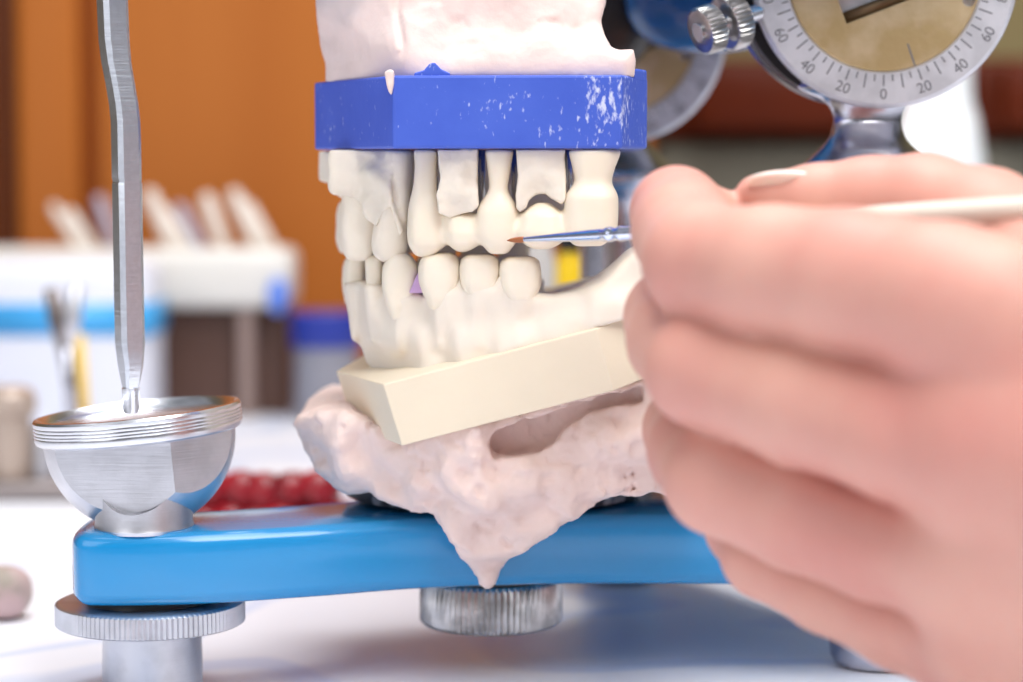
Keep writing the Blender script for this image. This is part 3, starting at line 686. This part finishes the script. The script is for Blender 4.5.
# ================================================================== HAND
F_ = {
 'index': [(1000, 318, -12.2, 1.092), (940, 300, -11.6, 1.14), (850, 283, -10.5, 1.121), (770, 272, -9.5, 1.064), (703, 262, -8.4, 0.969), (684, 232, -6.9, 0.855), (678, 213, -5.8, 0.798), (712, 225, -5.2, 0.665), (742, 236, -4.9, 0.57)],
 'middle': [(1040, 455, -12.7, 1.092), (985, 447, -12.2, 1.092), (900, 432, -11.3, 1.026), (800, 402, -10.1, 0.969), (705, 368, -8.7, 0.931), (680, 340, -7.25, 0.874), (675, 318, -6.05, 0.855), (720, 300, -5.05, 0.712), (755, 280, -4.75, 0.589)],
 'ring': [(1040, 565, -12.1, 1.023), (960, 560, -11.3, 1.004), (880, 541, -10.3, 0.93), (800, 512, -9.5, 0.911), (720, 478, -8.5, 0.893), (697, 450, -7.25, 0.837), (690, 430, -6.25, 0.8), (730, 405, -5.05, 0.67), (765, 390, -4.85, 0.558)],
 'little': [(1030, 655, -10.6, 0.95), (960, 640, -9.9, 0.874), (900, 619, -9.2, 0.779), (830, 587, -8.4, 0.741), (765, 554, -7.5, 0.722), (745, 528, -6.7, 0.665), (745, 508, -5.9, 0.627), (780, 493, -5.3, 0.551), (805, 483, -5.1, 0.475)],
 'thumb': [(1120, 330, -10.5, 1.3), (1040, 262, -8.7, 1.12), (985, 228, -7.4, 1.0), (925, 205, -6.4, .88), (870, 202, -5.9, .78), (815, 203, -5.6, .66), (768, 198, -5.4, .46), (752, 194, -5.35, .32)]}
palm = [[(985, 330, -11.8, 1.2), (1130, 470, -12.6, 1.9), (1420, 620, -12.5, 2.3)],
        [(1000, 452, -12.2, 1.2), (1150, 520, -12.6, 1.9), (1420, 620, -12.5, 2.3)],
        [(1000, 560, -11.8, 1.1), (1150, 580, -12.2, 1.9), (1420, 640, -12.4, 2.3)],
        [(985, 636, -11.0, .9), (1130, 660, -11.8, 1.7), (1420, 650, -12.2, 2.2)],
        [(1060, 300, -9.5, 1.2), (1180, 480, -10.6, 1.8), (1420, 620, -12.2, 2.2)],
        [(1040, 500, -10.4, 1.5), (1040, 620, -10.2, 1.4), (1250, 600, -11, 2)],
        [(1420, 630, -12.3, 2.35), (1750, 700, -12.3, 2.7), (2150, 780, -12.3, 3.1)]]
h = .075
lo, hi = np.array([1.6, -16.2, -3.2]), np.array([17.0, -3.6, 11.6])
(xg, yg, zg), axh = grid(lo, hi, h)
xg, yg, zg = xg.astype(np.float32), yg.astype(np.float32), zg.astype(np.float32)
def chain(C, k):
    F = None
    P = [(W(*c[:3]), c[3]) for c in C]
    for (a, ra), (b, rb) in zip(P, P[1:]):
        e = b-a
        t = np.clip(((xg-a[0])*e[0]+(yg-a[1])*e[1]+(zg-a[2])*e[2])/e.dot(e), 0, 1)
        d = np.sqrt((xg-a[0]-e[0]*t)**2+(yg-a[1]-e[1]*t)**2+(zg-a[2]-e[2]*t)**2)-(ra+(rb-ra)*t)
        F = d if F is None else smin(F, d, k)
    return F
H = None
for nm in ('index', 'middle', 'ring', 'little'):
    c = chain(F_[nm], .18)
    H = c if H is None else smin(H, c, .05)
H = smin(H, chain(F_['thumb'], .2), .12)
PM = None
for c in palm:
    c = chain(c, .3); PM = c if PM is None else smin(PM, c, .9)
H = smin(H, PM, .55)
H = H+fbm(xg, yg, zg, .45, 2)*.06
v, f = nets(H.astype(np.float64), axh)
hand = mk('person', v, f, SKIN)
tag(hand, 'bare pink hand with curled fingers pinching a slim ivory-handled paintbrush', 'person')
sm = hand.modifiers.new('smooth', 'SMOOTH'); sm.factor = .5; sm.iterations = 3
# thumb nail
p = W(786, 188, -5.95)
b = MB(); U, V = 28, 16
nv = []
for i in range(V+1):
    ph = -math.pi/2+math.pi*i/V
    for j in range(U):
        th = 2*math.pi*j/U
        nv.append((math.cos(ph)*math.cos(th)*.78, math.cos(ph)*math.sin(th)*.34, math.sin(ph)*.13))
Mn = Matrix.Rotation(R(-38), 3, 'X') @ Matrix.Rotation(R(4), 3, 'Y')
nf = [(i*U+j, i*U+(j+1) % U, (i+1)*U+(j+1) % U, (i+1)*U+j) for i in range(V) for j in range(U)]
pn = Vector(W(792, 184, -5.75))
mk('thumbnail', [tuple(pn+Mn @ Vector(q)) for q in nv], nf, NAIL, hand)

# ================================================================== BACKGROUND THINGS ON THE TABLE
def sit(px, Y): return W(px, 300, Y)[0]
# white tub with a blue band
Yq = 44; x0, x1 = sit(-25, Yq), sit(148, Yq); zt = W(0, 262, Yq)[2]
tub = thing('plastic_tub', ((x0+x1)/2, Yq+2.5, 0), 'white plastic tub with a bright blue band at the left edge', 'tub')
m = MB(); m.box((x0, Yq, 0), (x1, Yq+4.5, zt)); m.build('tub_body', mat('tub_white', srgb(228, 230, 240), .4), tub, bevel=.7)
m = MB(); m.box((x0-.06, Yq-.06, W(0, 336, Yq)[2]), (x1+.06, Yq+4.56, W(0, 304, Yq)[2])); bb = m.build('blue_band', mat('band_blue', srgb(70, 170, 232), .4), tub)
for e in (): pass
# white rack with leaning handles
Yk = 49.3; k0, k1 = sit(-40, Yk), sit(292, Yk); kz0, kz1 = W(0, 309, Yk)[2], W(0, 249, Yk)[2]
rk = thing('instrument_rack', ((k0+k1)/2, Yk+1.5, 0), 'white plastic instrument rack on slim legs in front of wooden cabinet', 'rack')
m = MB(); m.box((k0, Yk, kz0), (k1, Yk+3.6, kz1)); m.build('rack_top', mat('rack_white', srgb(226, 222, 214), .4), rk, bevel=.5)
for px in (236, -20):
    m = MB(); m.box((sit(px, Yk), Yk+.3, 0), (sit(px+16, Yk), Yk+3.2, kz0)); m.build('rack_leg', mat('leg_grey', srgb(150, 128, 120), .4), rk, bevel=.2)
m = MB(); m.box((k0+3, Yk+1.4, 0), (sit(286, Yk), Yk+3.4, kz0)); m.build('under_rack_shade', mat('rack_shade_brown', srgb(92, 62, 50), .5), rk, bevel=.2)  # brown slab standing in for the shade beneath the rack top
blob('blue_clip', mat('clip_blue', srgb(96, 136, 226), .4), W(278, 296, Yk-.2), (.42, .3, .75), rk)
for i, (a, b_, c, r, sh) in enumerate(((52, 204, 84, .22, 0), (68, 210, 96, .25, 0), (98, 196, 118, .25, 1), (148, 190, 176, .33, 0), (160, 208, 192, .3, 0), (178, 204, 204, .25, 1), (205, 194, 226, .32, 0), (232, 190, 262, .32, 0), (246, 202, 276, .25, 0))):
    p, q = W(c, 254, Yk+1.6), W(a, b_, Yk+1.9)
    h_ = MB(); d_ = q-p
    h_.tube([p-d_*.1, p+d_*.3, p+d_*.9, q], [r*.8, r, r, r*.6], 16)
    s_ = ['leftmost', 'second from the left', 'third from the left, bluish', 'thick one left of the rack middle', 'one leaning right of the steel pin', 'bluish one in the rack middle', 'upright one right of the middle', 'thick one near the right end', 'rightmost thin one'][i]
    tag(h_.build('plastic_rod', mat('handle_white%d' % i, srgb(226, 214, 202) if not sh else srgb(172, 168, 184), .35)), 'pale rod leaning in the white rack, ' + s_, 'rod', 'rods leaning in the white rack')
# jar with blue lid
Yj = 49; xj = sit(326, Yj)
jr = thing('storage_jar', (xj, Yj, 0), 'grey jar with a dark blue lid between rack and tooth model', 'jar')
jz0, jz1 = W(0, 346, Yj)[2], W(0, 312, Yj)[2]
m = MB(); m.lathe([(.05, 0), (1.25, 0), (1.35, .15), (1.35, jz0), (.05, jz0)], (xj, Yj, 0), n=50); m.build('jar_body', mat('jar_grey', srgb(140, 140, 150), .35), jr, sharp=40)
m = MB(); m.lathe([(.05, jz0), (1.45, jz0), (1.5, jz0+.1), (1.5, jz1-.1), (1.4, jz1), (.05, jz1)], (xj, Yj, 0), n=50); m.build('jar_lid', mat('lid_blue', srgb(24, 48, 150), .35), jr, sharp=40)
# metal stand with a tool at the far left
Ys = 27
st = thing('metal_stand', (sit(20, Ys), Ys, 0), 'blurred steel stand with round cap at the left edge behind the cup', 'stand')
m = MB(); m.box((sit(-90, Ys), Ys-1.2, 0), (sit(94, Ys), Ys+3.4, .62)); m.build('stand_base', mat('stand_grey', srgb(150, 140, 138), .35, .5), st, bevel=.2)
m = MB(); m.lathe([(.05, .6), (.62, .6), (.68, 1.0), (.68, 2.6), (.85, 2.75), (.85, 3.3), (.6, 3.55), (.05, 3.6)], (sit(8, Ys), Ys, 0), n=40); m.build('stand_cap', mat('cap_beige', srgb(190, 172, 158), .35, .4), st, sharp=40)
m = MB(); m.lathe([(.05, .6), (.42, .6), (.42, 2.1), (.3, 2.3), (.05, 2.3)], (sit(40, Ys), Ys+.2, 0), n=40); m.build('stand_peg', ALU, st, sharp=40)
tg = thing('dental_forceps', tuple(W(72, 470, Ys)), 'blurred steel forceps with forked top standing left of the pin', 'forceps')
a = W(76, 470, Ys); b_ = W(66, 348, Ys)
m = MB(); m.tube([(a[0], a[1], .62), (a[0]*.5+b_[0]*.5, a[1], 3.6), b_], [.22, .22, .26], 16); m.build('forceps_stem', CASTM, tg)
m = MB(); m.tube([b_-np.array([0, 0, .1]), W(58, 318, Ys), W(50, 288, Ys)], [.24, .34, .2], 16); m.build('forceps_prong', mat('dark_steel', (.2, .17, .16, 1), .35, 1), tg)
m = MB(); m.tube([b_-np.array([0, 0, .1]), W(72, 318, Ys), W(77, 284, Ys)], [.24, .3, .2], 16); m.build('forceps_prong', ALU, tg)
a = W(80, 470, Ys+1.5); b_ = W(78, 334, Ys+1.5)
m = MB(); m.tube([(a[0]+.3, a[1], .6), b_], [.2, .24], 16)
tag(m.build('yellow_stick', mat('stick_yellow', srgb(236, 200, 110), .4)), 'thin yellow stick standing behind the forked steel forceps', 'stick')
# lump at the left edge
pl_ = W(2, 585, 7.5)
o = blob('stone_lump', mat('lump_beige', srgb(158, 146, 134), .6, col2=srgb(200, 172, 172), vscale=90), (pl_[0], 7.5, .62), (.7, .7, .62), None, 2.3)
tag(o, 'small beige and pink lump on the paper at the left edge', 'lump')
# red beads heaped behind the arm
first = None; nb = 0
for row, (n_b, zz, yy) in enumerate(((7, .62, 16.6), (7, .62, 17.9), (6, 1.5, 17.3))):
    for i in range(n_b):
        px_ = 178+i*26+(10 if row == 2 else row*6)
        X = W(px_, 500, yy)[0]+random.uniform(-.05, .05)
        if first is None:
            first = o = blob('red_bead', REDB, (X, yy, zz), (.66, .6, .62), None, 2.1)
        else:
            o = first.copy(); COL.objects.link(o)
            o.location = Vector((X, yy+random.uniform(-.1, .1), zz-.62+random.uniform(0, .12)))*CM
            o.rotation_euler = (0, 0, random.uniform(0, 3))
        tag(o, 'dark red bead in the heap on the paper behind the blue arm', 'bead', 'dark red beads heaped behind the blue arm')
# bottles seen through the gap between the jaws
def bottle(name, px, Y, r, z, cz, mb, mc, label):
    X = W(px, 270, Y)[0]; t = thing(name, (X, Y, 0), label, 'bottle')
    m = MB(); m.lathe([(.05, 0), (r, 0), (r*1.03, .15), (r, z*.9), (r*.6, z), (.05, z)], (X, Y, 0), n=50); m.build('bottle_body', mb, t, sharp=40)
    m = MB(); m.lathe([(.05, z-.01), (r*.75, z-.01), (r*.75, cz), (.05, cz)], (X, Y, 0), n=50); m.build('bottle_cap', mc, t, sharp=40)
bottle('yellow_bottle', 569, 27, .55, W(0, 251, 27)[2], W(0, 232, 27)[2], mat('bottle_yellow', srgb(236, 196, 20), .4), BLACKP, 'yellow bottle with black cap seen through the gap between the jaws')
bottle('grey_bottle', 538, 24, .55, W(0, 236, 24)[2], W(0, 220, 24)[2], mat('bottle_grey', srgb(200, 194, 188), .4), ALU, 'pale grey bottle left of the yellow one, seen between the jaws')
# big white bottle behind the near dial
Yb = 40; X = W(938, 150, Yb)[0]; s_ = S(Yb)
bt = thing('white_bottle', (X, Yb, 0), 'large bright white bottle standing behind the dial on the right', 'bottle')
zz = lambda py: W(0, py, Yb)[2]
m = MB(); m.lathe([(.05, 0), (1.75, 0), (1.85, .3), (1.83, zz(190)), (1.75, zz(160)), (1.5, zz(118)), (1.28, zz(100)), (1.25, zz(80)), (1.25, zz(40)), (1.1, zz(20)), (.05, zz(18))], (X, Yb, 0), n=60); m.build('bottle_body', mat('bottle_white', srgb(250, 252, 252), .35, sss=.1), bt, sharp=50)
m = MB(); m.lathe([(.05, zz(18)), (.9, zz(18)), (.9, zz(-30)), (.05, zz(-30))], (X, Yb, 0), n=40); m.build('bottle_cap', WHITEP, bt, sharp=50)

# ================================================================== LIGHT
def area(name, loc, aim, size, power, col=(1, 1, 1), sy=None):
    l = bpy.data.lights.new(name, 'AREA'); l.energy = power; l.color = col; l.size = size*CM
    if sy: l.shape = 'RECTANGLE'; l.size_y = sy*CM
    o = bpy.data.objects.new(name, l); COL.objects.link(o); o.location = Vector(loc)*CM
    o.rotation_euler = (Vector(aim)-Vector(loc)).to_track_quat('-Z', 'Y').to_euler()
area('key_softbox', (22, -42, 62), (0, 0, 6), 36, 3.3, (1, .985, .96))
area('overhead_softbox', (4, -4, 84), (0, -2, 0), 60, 5.6, (.99, .99, 1))
area('fill_softbox', (-46, -46, 36), (-3, 0, 6), 44, 1.1, (.97, .98, 1))
area('background_fill_light', (0, 30, 110), (0, 40, 0), 60, 5.5, (.98, .98, 1))  # added light to brighten the background, no actual fitting
wd = bpy.data.worlds.new('World'); bpy.context.scene.world = wd; wd.use_nodes = True
nt = wd.node_tree; bg = nt.nodes['Background']
tc = nt.nodes.new('ShaderNodeTexCoord'); sp = nt.nodes.new('ShaderNodeSeparateXYZ'); nt.links.new(tc.outputs['Generated'], sp.inputs[0])
rp = nt.nodes.new('ShaderNodeValToRGB'); nt.links.new(sp.outputs['Z'], rp.inputs[0])
rp.color_ramp.elements[0].position = 0; rp.color_ramp.elements[0].color = (.42, .40, .42, 1)
rp.color_ramp.elements[1].position = .8; rp.color_ramp.elements[1].color = (.75, .78, .85, 1)
nt.links.new(rp.outputs[0], bg.inputs[0]); bg.inputs[1].default_value = .42
wn = nt.nodes.new('ShaderNodeTexNoise'); wn.inputs['Scale'].default_value = 2.2; wn.inputs['Detail'].default_value = 1; nt.links.new(tc.outputs['Generated'], wn.inputs[0])
wr = nt.nodes.new('ShaderNodeMapRange'); wr.inputs[1].default_value = .42; wr.inputs[2].default_value = .58; wr.inputs[3].default_value = .35; wr.inputs[4].default_value = 1.5; nt.links.new(wn.outputs[0], wr.inputs[0])
wm = nt.nodes.new('ShaderNodeVectorMath'); wm.operation = 'SCALE'; nt.links.new(rp.outputs[0], wm.inputs[0]); nt.links.new(wr.outputs[0], wm.inputs['Scale']); nt.links.new(wm.outputs[0], bg.inputs[0])

# ================================================================== CAMERA
cam = bpy.data.cameras.new('camera'); co = bpy.data.objects.new('camera', cam); COL.objects.link(co)
co.location = Vector((0, CAMY, CAMZ))*CM; co.rotation_euler = (math.pi/2-PITCH, 0, 0)
cam.sensor_width = 36; cam.lens = 36*FPX/1023; cam.clip_start = .01; cam.clip_end = 20
cam.dof.use_dof = True; cam.dof.focus_distance = (43.8)*CM
cam.dof.aperture_fstop = (cam.lens/1000)/(.0085)
sc = bpy.context.scene; sc.camera = co
sc.view_settings.view_transform = 'Standard'; sc.view_settings.look = 'None'; sc.view_settings.gamma = 1
sc.view_settings.use_curve_mapping = False; sc.view_settings.exposure = 0
